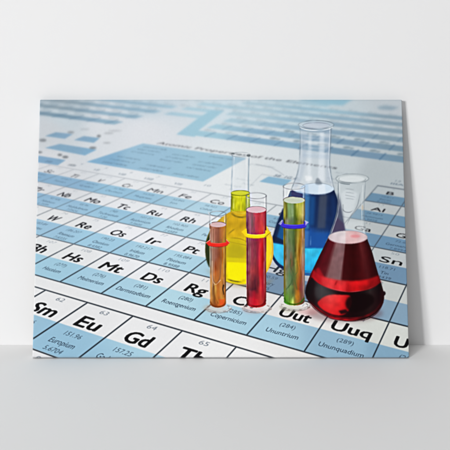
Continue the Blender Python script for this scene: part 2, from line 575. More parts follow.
_n = rng.standard_normal((GH // 4, GW))
_st = gblur(_n.reshape(GH // 4, GW).repeat(4, 0)[:GH], 1.0)
_st = np.apply_along_axis(lambda q: np.convolve(q, np.hanning(41) / 20., 'same'), 0, _st)
_st = np.apply_along_axis(lambda q: np.convolve(q, np.array([1., 2, 3, 2, 1]) / 9, 'same'), 1, _st)
_st /= _st.std()
_cloud = gblur(rng.standard_normal((GH // 4, GW // 4)), 1.6).repeat(4, 0).repeat(4, 1)
_cloud = gblur(_cloud[:GH, :GW], 2.5)
_cloud /= _cloud.std()


def tex(X, Y):
    xi = np.clip(((X - PX0) * S).astype(int), 0, GW - 1)
    yi = np.clip(((Y - PY0) * S).astype(int), 0, GH - 1)
    return _st[np.clip(yi, 0, _st.shape[0] - 1), xi], _cloud[yi, xi]


def across(xl, xr, ya, yb, top, bot, amp=.03, camp=.03):
    """colours across a vessel, changing from top to bottom; xl and xr may be functions of y"""
    def fn(X, Y):
        L = xl(Y) if callable(xl) else xl
        R = xr(Y) if callable(xr) else xr
        t = (X - L) / (R - L)
        k = np.clip((Y - ya) / (yb - ya), 0, 1)[..., None]
        c = stops(t, top) * (1 - k) + stops(t, bot) * k
        s, cl = tex(X, Y)
        return np.clip(c * (1 + amp * s + camp * cl)[..., None], 0, 1)
    return fn


MOD[0] = np.clip(.78 + .24 * _cloud, .25, 1)
MASK = {}


def region(name, outline):
    MASK.setdefault(name, np.zeros((GH, GW), bool))
    x0, x1, y0, y1 = box_of(outline, 1)
    MASK[name][y0:y1, x0:x1] |= inside(outline, XX[y0:y1, x0:x1], YY[y0:y1, x0:x1])


def soft_shadow(pts, col, a, f):
    poly(pic, pts, col, a, f)


# contact shades and caustics lying in the photographed sheet
soft_shadow([(262, 262), (300, 262), (306, 300), (270, 292)], (120, 140, 165), .30, 2.5)
soft_shadow([(300, 275), (312, 278), (312, 300), (302, 302)], (110, 130, 160), .40, 2.)
soft_shadow(ell(345, 314, 38, 9), (90, 50, 55), .40, 2.0)
for cx_, cy_, c_ in ((214, 309, (196, 150, 110)), (253, 310, (196, 120, 124)), (291, 309, (170, 170, 120)), (309, 312, (206, 120, 120))):
    soft_shadow(ell(cx_, cy_, 11, 4), c_, .35, 1.4)
soft_shadow([(205, 270), (250, 284), (275, 280), (262, 290), (225, 287)], (150, 120, 60), .30, 1.5)

# ---- blue flask ----------------------------------------------------------------
neckL = spline([(300.3, 127), (300.4, 135), (300.2, 150), (299.4, 163), (297.6, 174), (294, 184), (289.5, 195)])
neckR = spline([(331.4, 127), (331.2, 135), (330.6, 150), (329.9, 163), (331, 174), (333, 184), (335.5, 195)])
body = spline([(289.5, 195), (284.5, 207), (277.5, 224), (272.3, 241), (271.2, 252), (273.5, 261), (280, 268.5), (292, 274), (303, 276), (316, 276.5),
               (330, 272), (342, 262), (346, 240), (342, 215), (335.5, 195)])
outline = [(298.5, 125.5)] + ell(316.4, 125.6, 18, 4.6, 180, 360) + neckR + body[::-1] + neckL[::-1]
region('conical_blue', outline)
poly(pic, neckL + neckR[::-1], (196, 208, 222), .22, .5)
poly(pic, [(301, 131), (307, 132), (306, 165), (302, 180), (296, 190), (291, 195), (298, 174), (300.3, 160)], (170, 184, 200), .38, .9)
poly(pic, [(309, 133), (312, 133.4), (311, 185), (307, 185)], (240, 245, 250), .40, .9)
poly(pic, [(320, 133), (324.5, 133), (325, 182), (318, 182)], (242, 246, 252), .50, 1.)
poly(pic, [(326, 131), (331, 130), (330, 165), (333, 185), (326, 183)], (176, 188, 206), .34, .9)
poly(pic, [(303, 152), (330, 155), (330, 160), (303, 158)], (110, 150, 190), .15, 1.2)
line(pic, neckL, 1.0, (120, 136, 150), .62, .6)
line(pic, neckR, 1.0, (112, 128, 142), .62, .6)
line(pic, [(x - 1.3, y) for x, y in neckR], .6, (232, 238, 244), .7, .35)
line(pic, [(302, 133), (302, 160), (299, 178)], .5, (220, 228, 235), .6, .3)
# rim
poly(pic, ell(316.4, 125.6, 17.6, 4.4), (206, 218, 226), .55, .5)
poly(pic, ell(316.6, 126.0, 12.5, 2.6), (190, 196, 210), .5, .7)
line(pic, ell(316.4, 125.6, 17.6, 4.4), .9, (112, 128, 140), .75, .5)
line(pic, ell(316.6, 126.2, 13.6, 2.9), .7, (128, 134, 152), .6, .5)
for yy_ in (137, 141.5, 147, 153):
    line(pic, spline([(302, yy_), (310, yy_ + 1.6), (321, yy_ + 2), (330, yy_ + 1)]), 1.6, (228, 234, 240), .35, 1.0, fade=.2)
line(pic, ell(316.4, 126.6, 16.6, 4.6, 15, 165), 1.0, (238, 242, 246), .85, .4)
line(pic, [(300, 129), (302, 131.2), (309, 132.6), (322, 132.8), (330, 131), (332, 129)], .5, (140, 152, 165), .6, .4)
# liquid
liq = spline([(290.5, 191.5), (284.5, 207), (277.5, 224), (272.3, 241), (271.2, 252), (273.5, 261), (280, 268.5), (292, 274), (303, 276), (316, 276.5),
              (330, 272), (342, 262), (346, 240), (341, 212), (334.5, 191)])


def bl(y):
    return np.interp(y, [190, 207, 224, 241, 252, 262, 276], [291, 284.5, 277.5, 272.3, 271.2, 275, 292])


poly(pic, liq, across(bl, 340, 190, 240,
                      [(0, (20, 42, 82)), (.20, (26, 78, 140)), (.34, (58, 112, 170)), (.42, (44, 92, 150)), (.47, (22, 44, 92)), (.60, (22, 36, 72)), (.66, (66, 76, 96)), (.74, (72, 78, 96)), (.82, (18, 30, 66)), (1, (16, 26, 60))],
                      [(0, (16, 36, 76)), (.12, (24, 84, 148)), (.35, (44, 96, 160)), (.48, (46, 104, 168)), (.52, (26, 70, 140)), (.72, (34, 84, 156)), (1, (24, 60, 120))], .02, .04), 1, .35)
# dark bowl and lighter lower body
poly(pic, spline([(308.5, 196), (334, 194), (342, 212), (340, 228), (326, 232), (314, 229), (309.5, 222)], closed=True), (18, 34, 72), .62, 1.6)
poly(pic, [(319.5, 196), (327, 196), (325.5, 229), (317.5, 229)], (84, 88, 100), .55, 1.0)
poly(pic, [(305.5, 197), (310, 197), (309, 229), (304.5, 229)], (74, 134, 186), .7, .8)
poly(pic, spline([(302, 231), (314, 233), (330, 234), (345, 232), (345, 250), (300, 249)], closed=True), (28, 82, 160), .85, 1.2)
poly(pic, [(303, 231), (309, 232), (308, 248), (302, 248)], (78, 130, 190), .6, .8)
poly(pic, [(286, 207), (279, 224), (273, 242), (290, 243), (292, 222), (292, 205)], (26, 84, 142), .75, .9)
poly(pic, [(283, 209), (276, 226), (272, 241), (276, 241), (281, 225), (287, 210)], (18, 32, 66), .85, .7)
poly(pic, [(273, 236), (286, 242), (286, 246), (272, 242)], (16, 26, 54), .8, .6)
cy = [(272.5, 243.5), (285, 246), (303, 248.6), (322, 249), (340, 247)]
poly(pic, cy + spline([(342, 262), (330, 270), (316, 273.4), (303, 272.8), (290, 270), (280, 265), (274.5, 258), (272.3, 251)]), across(272, 330, 248, 272,
     [(0, (70, 196, 236)), (.3, (50, 190, 240)), (.6, (64, 208, 246)), (1, (46, 196, 246))], [(0, (90, 196, 226)), (.3, (34, 150, 214)), (.6, (40, 178, 236)), (1, (34, 166, 226))], .01, .04), 1, .5)
line(pic, [(302, 248.6), (322, 249), (336, 248)], 1.2, (22, 110, 180), .8, .5)
line(pic, [(302, 271.5), (312, 272.5), (325, 270)], 1.3, (20, 110, 186), .9, .5)
line(pic, spline([(271.6, 246), (271.8, 254), (274.6, 260.5), (280.5, 266.5), (288, 270.5)]), 2.2, (20, 38, 78), .9, .5)
poly(pic, [(310, 197), (315.5, 197), (314, 226), (308.6, 226)], (26, 82, 146), .75, 1.2)
poly(pic, [(331, 197), (334.5, 196), (338, 224), (333, 228)], (22, 52, 104), .6, 1.4)
line(pic, [(311, 236), (310.6, 247)], .9, (130, 176, 220), .5, .6, fade=.2)
line(pic, [(305, 252), (305, 268)], 1.0, (170, 240, 255), .6, .7, fade=.2)
# liquid surface
poly(pic, ell(317, 189.6, 17.0, 5.6), (210, 226, 240), 1, .4)
poly(pic, [(300, 188), (308, 184), (309, 196), (303, 194)], (176, 204, 232), .6, .8)
poly(pic, [(319, 184.5), (325, 184.5), (326, 195), (318, 195)], (236, 242, 248), .6, .7)
line(pic, ell(317, 189.6, 17.0, 5.6, 10, 170), .6, (130, 150, 180), .7, .4)
line(pic, ell(317, 188.6, 15.2, 4.8, 190, 350), .5, (120, 135, 150), .6, .4)
poly(pic, [(305, 176.5), (312, 177), (313, 181), (306, 182)], (244, 246, 248), .7, .8)
poly(pic, spline([(316, 181), (318, 178.6), (321, 182), (322, 185), (316, 185)], closed=True), (92, 104, 118), .6, .7)

# ---- yellow round flask ----------------------------------------------------------
fb = spline([(231.5, 212), (222, 218), (211.5, 229), (206, 243), (206, 257), (210.5, 269), (219, 278), (230, 283.5), (243, 285), (256, 282), (266, 274),
             (272, 262), (273.6, 250), (271.5, 236), (264.5, 224), (256, 216.5), (249.5, 212)])
nk = [(232.3, 155), (231.8, 175), (231, 212), (249.7, 212), (249.3, 175), (249.4, 155)]
region('round_flask', ell(241, 155.2, 9.8, 3) )
region('round_flask', nk)
region('round_flask', fb)
poly(pic, nk, (214, 222, 228), .26, .4)
line(pic, [(232.6, 156), (232.2, 175), (231.4, 192)], 1.1, (128, 150, 172), .55, .5)
line(pic, [(234.4, 158), (233.8, 190)], .8, (236, 240, 244), .6, .4)
line(pic, [(249.2, 157), (248.6, 178), (248.6, 193)], 1.1, (120, 142, 160), .72, .4)
line(pic, [(246.4, 159), (246.3, 190)], .8, (240, 242, 246), .6, .4)
line(pic, ell(241, 155.4, 9.4, 2.4), .55, (130, 142, 150), .55, .4)
poly(pic, ell(233, 154.4, 1.8, .9), (88, 96, 100), .7, .4)
poly(pic, ell(248.8, 156.2, 2.0, 1.3), (80, 88, 94), .8, .4)
poly(pic, ell(240, 155.6, 2.2, .8), (140, 148, 150), .6, .4)
# neck liquid
poly(pic, [(231.3, 194), (230.7, 214), (250.4, 214), (249.8, 194)],
     across(231, 250, 194, 214, [(0, (66, 72, 10)), (.12, (150, 160, 20)), (.3, (206, 206, 34)), (.6, (196, 200, 24)), (.85, (182, 190, 24)), (1, (130, 150, 40))],
            [(0, (120, 120, 10)), (.2, (200, 200, 20)), (.5, (214, 206, 26)), (.8, (170, 176, 18)), (1, (110, 120, 30))], .05, .04))
poly(pic, ell(240.5, 193.8, 9.3, 2.5), (212, 214, 50), .95, .35)
line(pic, ell(240.5, 193.8, 9.3, 2.5), .8, (98, 104, 14), .8, .35)
line(pic, ell(240.5, 195.6, 8.8, 2.4, 10, 170), .8, (236, 226, 60), .7, .35)
# round body
poly(pic, fb, across(205, 274, 214, 284,
     [(0, (120, 108, 40)), (.12, (186, 152, 52)), (.35, (214, 170, 34)), (.6, (222, 180, 30)), (.8, (236, 196, 40)), (1, (226, 186, 60))],
     [(0, (60, 62, 20)), (.15, (200, 170, 30)), (.35, (236, 214, 16)), (.6, (240, 214, 10)), (.85, (246, 216, 30)), (1, (226, 176, 60))], .01, .06), 1, .35)
poly(pic, spline([(228, 216), (244, 219), (252, 217), (262, 226), (262, 240), (246, 236), (226, 240), (214, 236)], closed=True), (206, 156, 26), .45, 1.5)
poly(pic, spline([(228, 240), (246, 242), (262, 246), (264, 262), (245, 263), (228, 262)], closed=True), (198, 178, 24), .75, 1.2)
poly(pic, spline([(229, 248), (240, 246), (246, 252), (240, 260), (229, 260)], closed=True), (172, 160, 26), .5, 1.2)
poly(pic, [(227, 262.5), (247, 263.5), (247, 280), (236, 281), (228, 279)], (250, 238, 6), .97, .7)
poly(pic, [(227, 258), (247, 259.5), (247, 263), (227, 262)], (222, 206, 20), .8, .6)
poly(pic, spline([(265, 236), (270.5, 240), (271.8, 252), (269, 265), (265, 270)], closed=True), (254, 224, 34), .9, .8)
line(pic, spline([(272, 238), (273, 250), (271, 262), (266, 273)]), 1.0, (232, 180, 60), .8, .4)
poly(pic, spline([(211, 232), (206.2, 243), (206, 258), (209.5, 268), (212, 262), (209.5, 250), (210.5, 240)], closed=True), (34, 44, 24), .92, .6)
line(pic, spline([(227, 236), (233, 231), (236.5, 229)]), 1.1, (110, 94, 26), .6, .7, fade=.3)
line(pic, spline([(229, 238.5), (240, 239.5), (248, 243)]), 1.1, (130, 104, 22), .6, .7, fade=.3)
line(pic, spline([(227, 242), (236, 244), (246, 246)]), .6, (130, 110, 30), .5, .4)
line(pic, spline([(220, 222), (223, 217), (229, 213.5)]), 1.2, (140, 120, 50), .5, .8, fade=.3)
line(pic, spline([(224, 229), (226, 222), (231, 216)]), .9, (150, 120, 40), .4, .8, fade=.3)
line(pic, spline([(230.4, 213), (236, 217), (243, 218), (250.6, 215.5)]), 1.8, (104, 90, 16), .75, .6, fade=.12)
line(pic, spline([(231, 211), (237, 213.6), (244, 214), (250, 212.5)]), 1.0, (224, 214, 60), .7, .4)
line(pic, spline([(226, 279.5), (234, 282), (243, 283)]), 1.5, (84, 74, 20), .8, .5, fade=.3)
line(pic, spline([(224, 281.5), (234, 284.6), (246, 285.2), (258, 282)]), 1.2, (206, 172, 70), .8, .4)

poly(pic, spline([(252, 222), (258, 224), (263, 231), (259, 233), (254, 228)], closed=True), (246, 214, 90), .5, 1.2)
poly(pic, spline([(213, 236), (216, 230), (219, 228), (217, 240), (214, 246)], closed=True), (240, 210, 110), .45, 1.2)
line(pic, [(234, 198), (233.6, 211)], 1.2, (244, 244, 150), .6, .6, fade=.2)
line(pic, [(246, 198), (246.4, 210)], .9, (90, 100, 20), .5, .6, fade=.2)
line(pic, spline([(270.2, 236), (271.6, 250), (269.4, 264)]), .8, (255, 244, 150), .6, .5, fade=.25)
# ---- test tubes ------------------------------------------------------------------


def field(x0, x1, rows, amp=.018):
    """colour field of a tube from rows of (y, [(fraction across, colour), ...])"""
    ys_ = [q[0] for q in rows]

    def fn(X, Y):
        t = (X - x0) / (x1 - x0)
        cs = np.stack([stops(t, q[1]) for q in rows])
        s, cl = tex(X, Y)
        yy = Y + 1.2 * cl
        idx = np.clip(np.searchsorted(ys_, yy) - 1, 0, len(rows) - 2)
        ya = np.array(ys_, float)[idx]
        yb2 = np.array(ys_, float)[idx + 1]
        k = np.clip((yy - ya) / (yb2 - ya), 0, 1)[..., None]
        I, J = np.indices(X.shape)
        c = cs[idx, I, J] * (1 - k) + cs[idx + 1, I, J] * k
        return np.clip(c * (1 + amp * s + .02 * cl)[..., None], 0, 1)
    return fn


def tube(name, xl, xr, yrim, yliq, yb, rx_extra, rows, fx, surf, glass_a):
    cx, r = (xl + xr) / 2, (xr - xl) / 2
    out = [(xl, yrim)] + [(xr, yrim)] + [(xr - .6, yb - 4)] + ell(cx, yb - 4, r - .4, 5, 0, 180)
    region(name, out)
    region(name, ell(cx, yrim, r + rx_extra, r * .30))
    # foot: clear base ring and its caustic on the sheet
    poly(pic, ell(cx + .5, yb + 1.2, r + 4.2, 4.4), (236, 232, 230), .38, 1.1)
    line(pic, ell(cx + .5, yb + 1.2, r + 4.2, 4.4, -10, 200), .8, (96, 92, 92), .6, .5, fade=.2)
    line(pic, ell(cx + .9, yb + .6, r + 3.0, 3.4, -30, 100), .7, (250, 248, 246), .9, .4, fade=.2)
    line(pic, ell(cx + 1.4, yb + .9, r + 3.4, 3.9, -20, 40), 1.0, (120, 84, 76), .5, .5, fade=.2)
    line(pic, ell(cx + .3, yb + .2, r + 2.2, 4.0, -20, 190), .7, (120, 120, 124), .5, .4)
    for i_ in range(16):
        th = math.radians(-25 + i_ * 15 + 9 * math.sin(i_ * 2.3 + cx))
        ex, ey = cx + .6 + (r + 3.4) * math.cos(th), yb + 1.0 + 4.2 * math.sin(th)
        if ey > yb - 1.5:
            line(pic, [(ex - .9, ey - .2 + .3 * math.sin(i_)), (ex + .9, ey + .3 * math.cos(i_ * 1.7))], .8, ((112, 84, 78), (250, 246, 240), (150, 140, 140))[i_ % 3], .6, .45)
    # glass above liquid
    poly(pic, [(xl, yrim), (xr, yrim), (xr, yliq), (xl, yliq)], (226, 226, 230), glass_a, .4)
    line(pic, [(xl + .3, yrim), (xl + .2, yliq)], .9, (120, 126, 134), .6, .5)
    line(pic, [(xr - 1.7, yrim + 2), (xr - 1.7, yliq)], .7, (246, 248, 250), .7, .35)
    line(pic, [(xr - .3, yrim), (xr - .2, yliq)], .9, (92, 94, 102), .62, .5)
    line(pic, [(xl + 1.8, yrim + 2), (xl + 1.8, yliq)], .6, (244, 246, 248), .6, .3)
    # liquid
    hl = ((xl + 2.6, .9, .30), (xl + 4.4, .5, .22), (xr - 2.4, .8, .26))
    b = [(xl, yliq), (xr, yliq), (xr - .5, yb - 4)] + ell(cx, yb - 4, r - .4, 4.4, 0, 180, 20) + [(xl + .5, yb - 4)]
    poly(pic, b, field(fx[0], fx[1], rows), 1, .35)
    for hx, hw, ha in hl:
        line(pic, [(hx, yliq + 4), (hx, (yliq + yb) / 2), (hx + .2, yb - 10)], hw, (250, 240, 232), ha, .45, fade=.18)
    line(pic, [(xr - .7, yliq + 2), (xr - .9, yb - 6)], .9, tuple(v * .35 for v in (surf if 0 else (150, 120, 100))), .35, .5)
    poly(pic, ell(cx, yliq, r - .2, r * .32), surf, 1, .35)
    line(pic, ell(cx, yliq, r - .2, r * .32, 180, 360), .6, (90, 66, 70), .75, .35)
    line(pic, ell(cx, yrim, r + rx_extra - .4, r * .30), .8, (104, 108, 116), .62, .5)
    line(pic, ell(cx, yrim, r + rx_extra - .4, r * .30, 200, 300), .5, (240, 242, 246), .6, .35, fade=.3)
    line(pic, ell(cx, yrim + .7, r + rx_extra - .8, r * .28, 20, 160), .5, (240, 240, 244), .6, .3)
    return cx, r


# orange
tube('orange_tube', 209.6, 226.4, 214.5, 225.3, 308, 0, [(228, [(.04, (128, 96, 80)), (.2, (184, 128, 108)), (.4, (160, 100, 80)), (.55, (146, 88, 66)), (.75, (186, 116, 58)), (.9, (196, 136, 44)), (1, (150, 110, 50))]),
      (242, [(.04, (120, 88, 70)), (.2, (176, 120, 98)), (.38, (150, 92, 74)), (.55, (136, 78, 56)), (.75, (176, 106, 46)), (.88, (176, 120, 34)), (1, (150, 110, 40))]),
      (258, [(.04, (112, 116, 98)), (.1, (104, 94, 80)), (.2, (166, 116, 96)), (.4, (150, 90, 70)), (.55, (138, 70, 40)), (.75, (168, 96, 32)), (.88, (176, 124, 24)), (1, (190, 150, 40))]),
      (268, [(.04, (130, 124, 110)), (.1, (110, 94, 74)), (.2, (166, 120, 94)), (.35, (148, 72, 36)), (.6, (162, 96, 50)), (.76, (194, 128, 50)), (.86, (142, 102, 16)), (1, (150, 110, 30))]),
      (278, [(.04, (150, 110, 70)), (.14, (196, 140, 84)), (.35, (176, 96, 44)), (.55, (172, 100, 46)), (.75, (206, 136, 56)), (.9, (150, 96, 30)), (1, (130, 90, 40))]),
      (289, [(.04, (170, 124, 74)), (.12, (208, 152, 82)), (.24, (130, 84, 40)), (.35, (204, 152, 70)), (.5, (190, 110, 40)), (.65, (202, 132, 60)), (.8, (140, 84, 40)), (1, (120, 80, 40))]),
      (300, [(.04, (180, 130, 80)), (.12, (202, 146, 86)), (.3, (134, 82, 32)), (.42, (190, 112, 40)), (.58, (192, 112, 42)), (.7, (222, 152, 60)), (.86, (206, 128, 48)), (1, (150, 84, 36))]),
      (306, [(.1, (150, 92, 44)), (.4, (150, 76, 30)), (.6, (204, 104, 40)), (.8, (196, 88, 40)), (1, (120, 60, 30))])],
     (209, 227), (214, 182, 182), .14)
line(pic, [(208.6, 213), (210.6, 218), (211, 224)], 1.4, (206, 214, 222), .9, .4)
line(pic, spline([(213.5, 230), (213, 262), (212.5, 278), (215.5, 283.5), (219.5, 280), (221, 266), (221.5, 240)]), .9, (128, 84, 62), .6, .5)
line(pic, spline([(212.3, 262), (212.4, 279), (215.6, 285.3), (220.4, 281)]), .8, (222, 190, 160), .6, .4)
line(pic, spline([(214, 287), (215, 297), (218, 304)]), .8, (134, 72, 26), .7, .4)
line(pic, spline([(223.6, 286), (223.0, 290), (223.8, 295)]), 1.2, (44, 30, 18), .8, .4)
line(pic, spline([(210.6, 303), (213, 306.4), (218, 307.6), (223, 306.3), (225.4, 303)]), 1.6, (120, 66, 24), .75, .4)
poly(pic, [(219, 300), (225, 300), (224, 305), (220, 306)], (224, 70, 26), .65, .6)
line(pic, [(210.2, 230), (210.2, 300)], .6, (236, 214, 196), .65, .3)
# red
tube('red_tube', 246.2, 266.6, 196.6, 210.4, 308, .3, [(214, [(.04, (120, 66, 84)), (.15, (164, 96, 114)), (.3, (150, 90, 104)), (.45, (192, 66, 86)), (.62, (184, 52, 66)), (.76, (204, 70, 80)), (.9, (166, 46, 66)), (1, (120, 40, 60))]),
      (221, [(.04, (96, 44, 64)), (.1, (112, 44, 70)), (.2, (168, 100, 120)), (.3, (126, 84, 94)), (.45, (194, 66, 82)), (.6, (180, 44, 58)), (.75, (206, 62, 70)), (.9, (158, 38, 58)), (1, (120, 40, 50))]),
      (231, [(.04, (80, 36, 40)), (.1, (104, 42, 54)), (.2, (160, 78, 108)), (.32, (150, 72, 88)), (.5, (186, 50, 74)), (.7, (206, 54, 56)), (.8, (218, 66, 54)), (.92, (146, 28, 34)), (1, (130, 30, 30))]),
      (244, [(.04, (90, 28, 34)), (.15, (128, 60, 70)), (.3, (140, 54, 74)), (.45, (126, 44, 62)), (.58, (150, 36, 56)), (.68, (206, 40, 56)), (.78, (190, 24, 34)), (.9, (160, 50, 56)), (1, (130, 50, 50))]),
      (258, [(.04, (88, 24, 30)), (.15, (132, 70, 76)), (.3, (148, 58, 76)), (.45, (138, 54, 66)), (.56, (150, 34, 58)), (.65, (216, 48, 62)), (.75, (190, 20, 26)), (.83, (150, 4, 6)), (.92, (176, 84, 80)), (1, (150, 90, 60))]),
      (272, [(.04, (110, 24, 34)), (.12, (126, 30, 42)), (.27, (178, 64, 70)), (.45, (150, 46, 52)), (.55, (138, 34, 44)), (.66, (204, 34, 46)), (.76, (182, 20, 30)), (.87, (142, 40, 50)), (1, (140, 70, 60))]),
      (283, [(.05, (110, 34, 36)), (.2, (118, 44, 50)), (.45, (96, 32, 44)), (.6, (120, 36, 44)), (.7, (206, 44, 52)), (.8, (168, 22, 44)), (1, (130, 50, 50))]),
      (291, [(.05, (100, 30, 32)), (.2, (96, 32, 46)), (.45, (78, 24, 36)), (.58, (130, 32, 40)), (.7, (216, 48, 54)), (.8, (170, 22, 40)), (1, (150, 60, 60))]),
      (301, [(.05, (80, 26, 28)), (.2, (192, 40, 58)), (.4, (192, 20, 40)), (.6, (202, 36, 44)), (.72, (190, 48, 46)), (.85, (160, 40, 44)), (1, (120, 40, 40))])],
     (246, 267), (222, 186, 194), .24)
line(pic, [(254.6, 218), (254.2, 232)], .9, (104, 60, 90), .55, .5)
line(pic, [(247.0, 214), (246.8, 300)], .7, (228, 170, 176), .6, .3)
line(pic, spline([(247, 301), (250, 305.6), (256, 307.2), (262.5, 305.4), (265.6, 301)]), 1.6, (110, 14, 24), .75, .4)
# green
tube('green_tube', 283.4, 305.2, 187.2, 200.8, 306, .5, [(205, [(.04, (150, 148, 104)), (.14, (112, 112, 42)), (.25, (122, 152, 92)), (.45, (132, 156, 110)), (.55, (108, 124, 40)), (.65, (190, 190, 78)), (.8, (186, 186, 74)), (.92, (172, 172, 88)), (1, (130, 130, 90))]),
      (215, [(.04, (150, 146, 70)), (.1, (150, 150, 50)), (.16, (88, 88, 20)), (.26, (122, 152, 96)), (.45, (140, 166, 110)), (.55, (80, 100, 30)), (.66, (140, 146, 40)), (.8, (202, 192, 88)), (.92, (198, 184, 116)), (1, (130, 120, 90))]),
      (222, [(.06, (70, 70, 24)), (.2, (120, 124, 96)), (.45, (90, 112, 76)), (.6, (70, 86, 24)), (.75, (140, 134, 50)), (.9, (110, 100, 60)), (1, (100, 90, 70))]),
      (238, [(.04, (140, 126, 44)), (.1, (92, 86, 22)), (.2, (100, 118, 80)), (.4, (96, 120, 70)), (.5, (76, 96, 46)), (.6, (120, 110, 40)), (.68, (182, 156, 58)), (.78, (168, 122, 30)), (.88, (170, 120, 70)), (1, (140, 120, 100))]),
      (251, [(.04, (124, 112, 40)), (.1, (72, 62, 12)), (.2, (110, 114, 96)), (.4, (110, 120, 82)), (.5, (80, 95, 54)), (.57, (90, 80, 30)), (.65, (176, 142, 60)), (.75, (150, 94, 14)), (.83, (192, 146, 80)), (.93, (130, 130, 110)), (1, (110, 130, 130))]),
      (263, [(.04, (92, 76, 12)), (.12, (120, 100, 76)), (.28, (108, 110, 90)), (.36, (124, 86, 60)), (.5, (94, 94, 50)), (.57, (150, 148, 70)), (.66, (170, 120, 30)), (.76, (180, 120, 50)), (.86, (170, 120, 90)), (1, (120, 110, 110))]),
      (276, [(.04, (120, 104, 36)), (.14, (110, 118, 70)), (.3, (96, 128, 84)), (.42, (84, 108, 66)), (.55, (104, 110, 54)), (.66, (160, 114, 44)), (.78, (160, 84, 36)), (.88, (140, 82, 60)), (1, (120, 90, 90))]),
      (288, [(.05, (112, 96, 40)), (.2, (110, 132, 86)), (.35, (100, 120, 80)), (.45, (84, 96, 54)), (.6, (132, 96, 40)), (.7, (154, 76, 30)), (.8, (136, 62, 56)), (1, (130, 100, 100))]),
      (297, [(.06, (92, 132, 50)), (.2, (100, 152, 50)), (.35, (110, 142, 60)), (.5, (112, 120, 60)), (.6, (192, 132, 40)), (.7, (182, 116, 32)), (.82, (130, 80, 50)), (1, (130, 100, 100))]),
      (303, [(.06, (66, 130, 50)), (.2, (90, 162, 50)), (.32, (110, 162, 40)), (.45, (204, 222, 110)), (.52, (150, 140, 50)), (.7, (152, 96, 42)), (.9, (100, 70, 50)), (1, (100, 80, 70))])],
     (283, 305), (198, 206, 188), .26)
# dark refraction inside its clear top
poly(pic, [(291.8, 190.5), (296, 192.5), (303, 194.5), (302.8, 198.4), (296, 198), (291.2, 196.4)], (58, 58, 100), .85, .5)
poly(pic, [(293, 190.6), (303.6, 189.6), (303.4, 194), (297, 193)], (214, 226, 240), .75, .6)
line(pic, spline([(291, 260), (290.6, 268), (293.5, 275), (291, 284), (286.5, 290)]), 1.0, (66, 96, 50), .7, .5)
line(pic, spline([(297, 262), (297.6, 272), (294.5, 278), (297, 290)]), .8, (74, 100, 50), .6, .5)
line(pic, spline([(300.6, 242), (299.6, 262), (301, 274), (300, 286)]), .8, (120, 78, 30), .6, .5)
line(pic, spline([(284.5, 299), (288, 303.6), (294, 305.2), (300.4, 303.4), (304, 299)]), 1.5, (60, 96, 26), .8, .4)
line(pic, [(304.2, 240), (303.8, 296)], .8, (196, 176, 160), .5, .4)


def ring(cx, cy, rx, ry, th, col, dark, lite, ears):
    up = ell(cx, cy, rx, ry, 180, 0, 24)
    lo = ell(cx, cy + th, rx, ry, 0, 180, 24)
    poly(pic, [(x, y) for x, y in ell(cx, cy, rx, ry, 180, 0, 24)] + lo, col, 1, .35)
    line(pic, ell(cx, cy + th + .1, rx, ry, 10, 170), .8, dark, .6, .35)
    line(pic, ell(cx, cy + .4, rx * .97, ry, 10, 170), .7, lite, .6, .35)
    for e in ears:
        poly(pic, e, col, 1, .35)


ring(218, 241.6, 9.6, 2.4, 3.6, (228, 48, 36), (168, 22, 20), (244, 108, 92), [[(206, 243.5), (210, 240.4), (211, 246), (209, 246.5)], [(226, 240), (230, 243.6), (226.6, 246.6)]])
line(pic, [(206, 243.6), (210, 240.8)], .7, (236, 190, 186), .8, .3)
line(pic, [(229.8, 243.6), (226.6, 240.6)], .7, (236, 190, 186), .7, .3)
ring(256.2, 232.8, 11.6, 2.6, 3.6, (252, 214, 26), (206, 158, 16), (255, 238, 120), [[(241.4, 232.6), (246.5, 229), (247.5, 236.6), (245, 236)], [(265.6, 231), (271.2, 233), (268, 236.6), (265, 238)]])
line(pic, [(265, 238), (270.8, 233.2)], .8, (120, 96, 30), .7, .35)
ring(294.2, 223.2, 12.4, 2.4, 3.8, (64, 50, 196), (38, 26, 132), (118, 110, 226), [[(279.4, 225.4), (283, 220.4), (284.6, 227), (282, 227.4)], [(304, 221.8), (308.6, 223.8), (304.6, 227.4)]])
poly(pic, [(278.6, 224.6), (282.2, 220.4), (283.2, 221.8), (281, 225.6)], (206, 206, 236), .85, .35)
poly(pic, [(304.6, 220.8), (309, 223), (305.4, 226.6), (305.6, 223.6)], (206, 206, 238), .8, .35)
line(pic, [(279, 225), (283, 222)], .6, (60, 60, 120), .6, .35)

# ---- red conical flask -----------------------------------------------------------
rl = spline([(338.4, 183), (338.2, 200), (336.8, 214), (333, 226), (328.3, 238.7), (321.7, 252), (315, 266), (309, 279), (305.8, 290), (306.2, 297), (310, 303.5),
             (321, 313.5), (335, 319.8), (350, 321.6), (364, 320), (376, 314), (382.4, 305), (384, 296), (381, 284), (376.4, 268), (372, 252), (367.6, 240),
             (364.8, 226), (364.2, 207), (365.6, 183)])
region('conical_red', rl)
region('conical_red', ell(352.5, 179.4, 16.9, 4.9))
neck = [p for p in rl if p[1] < 243]
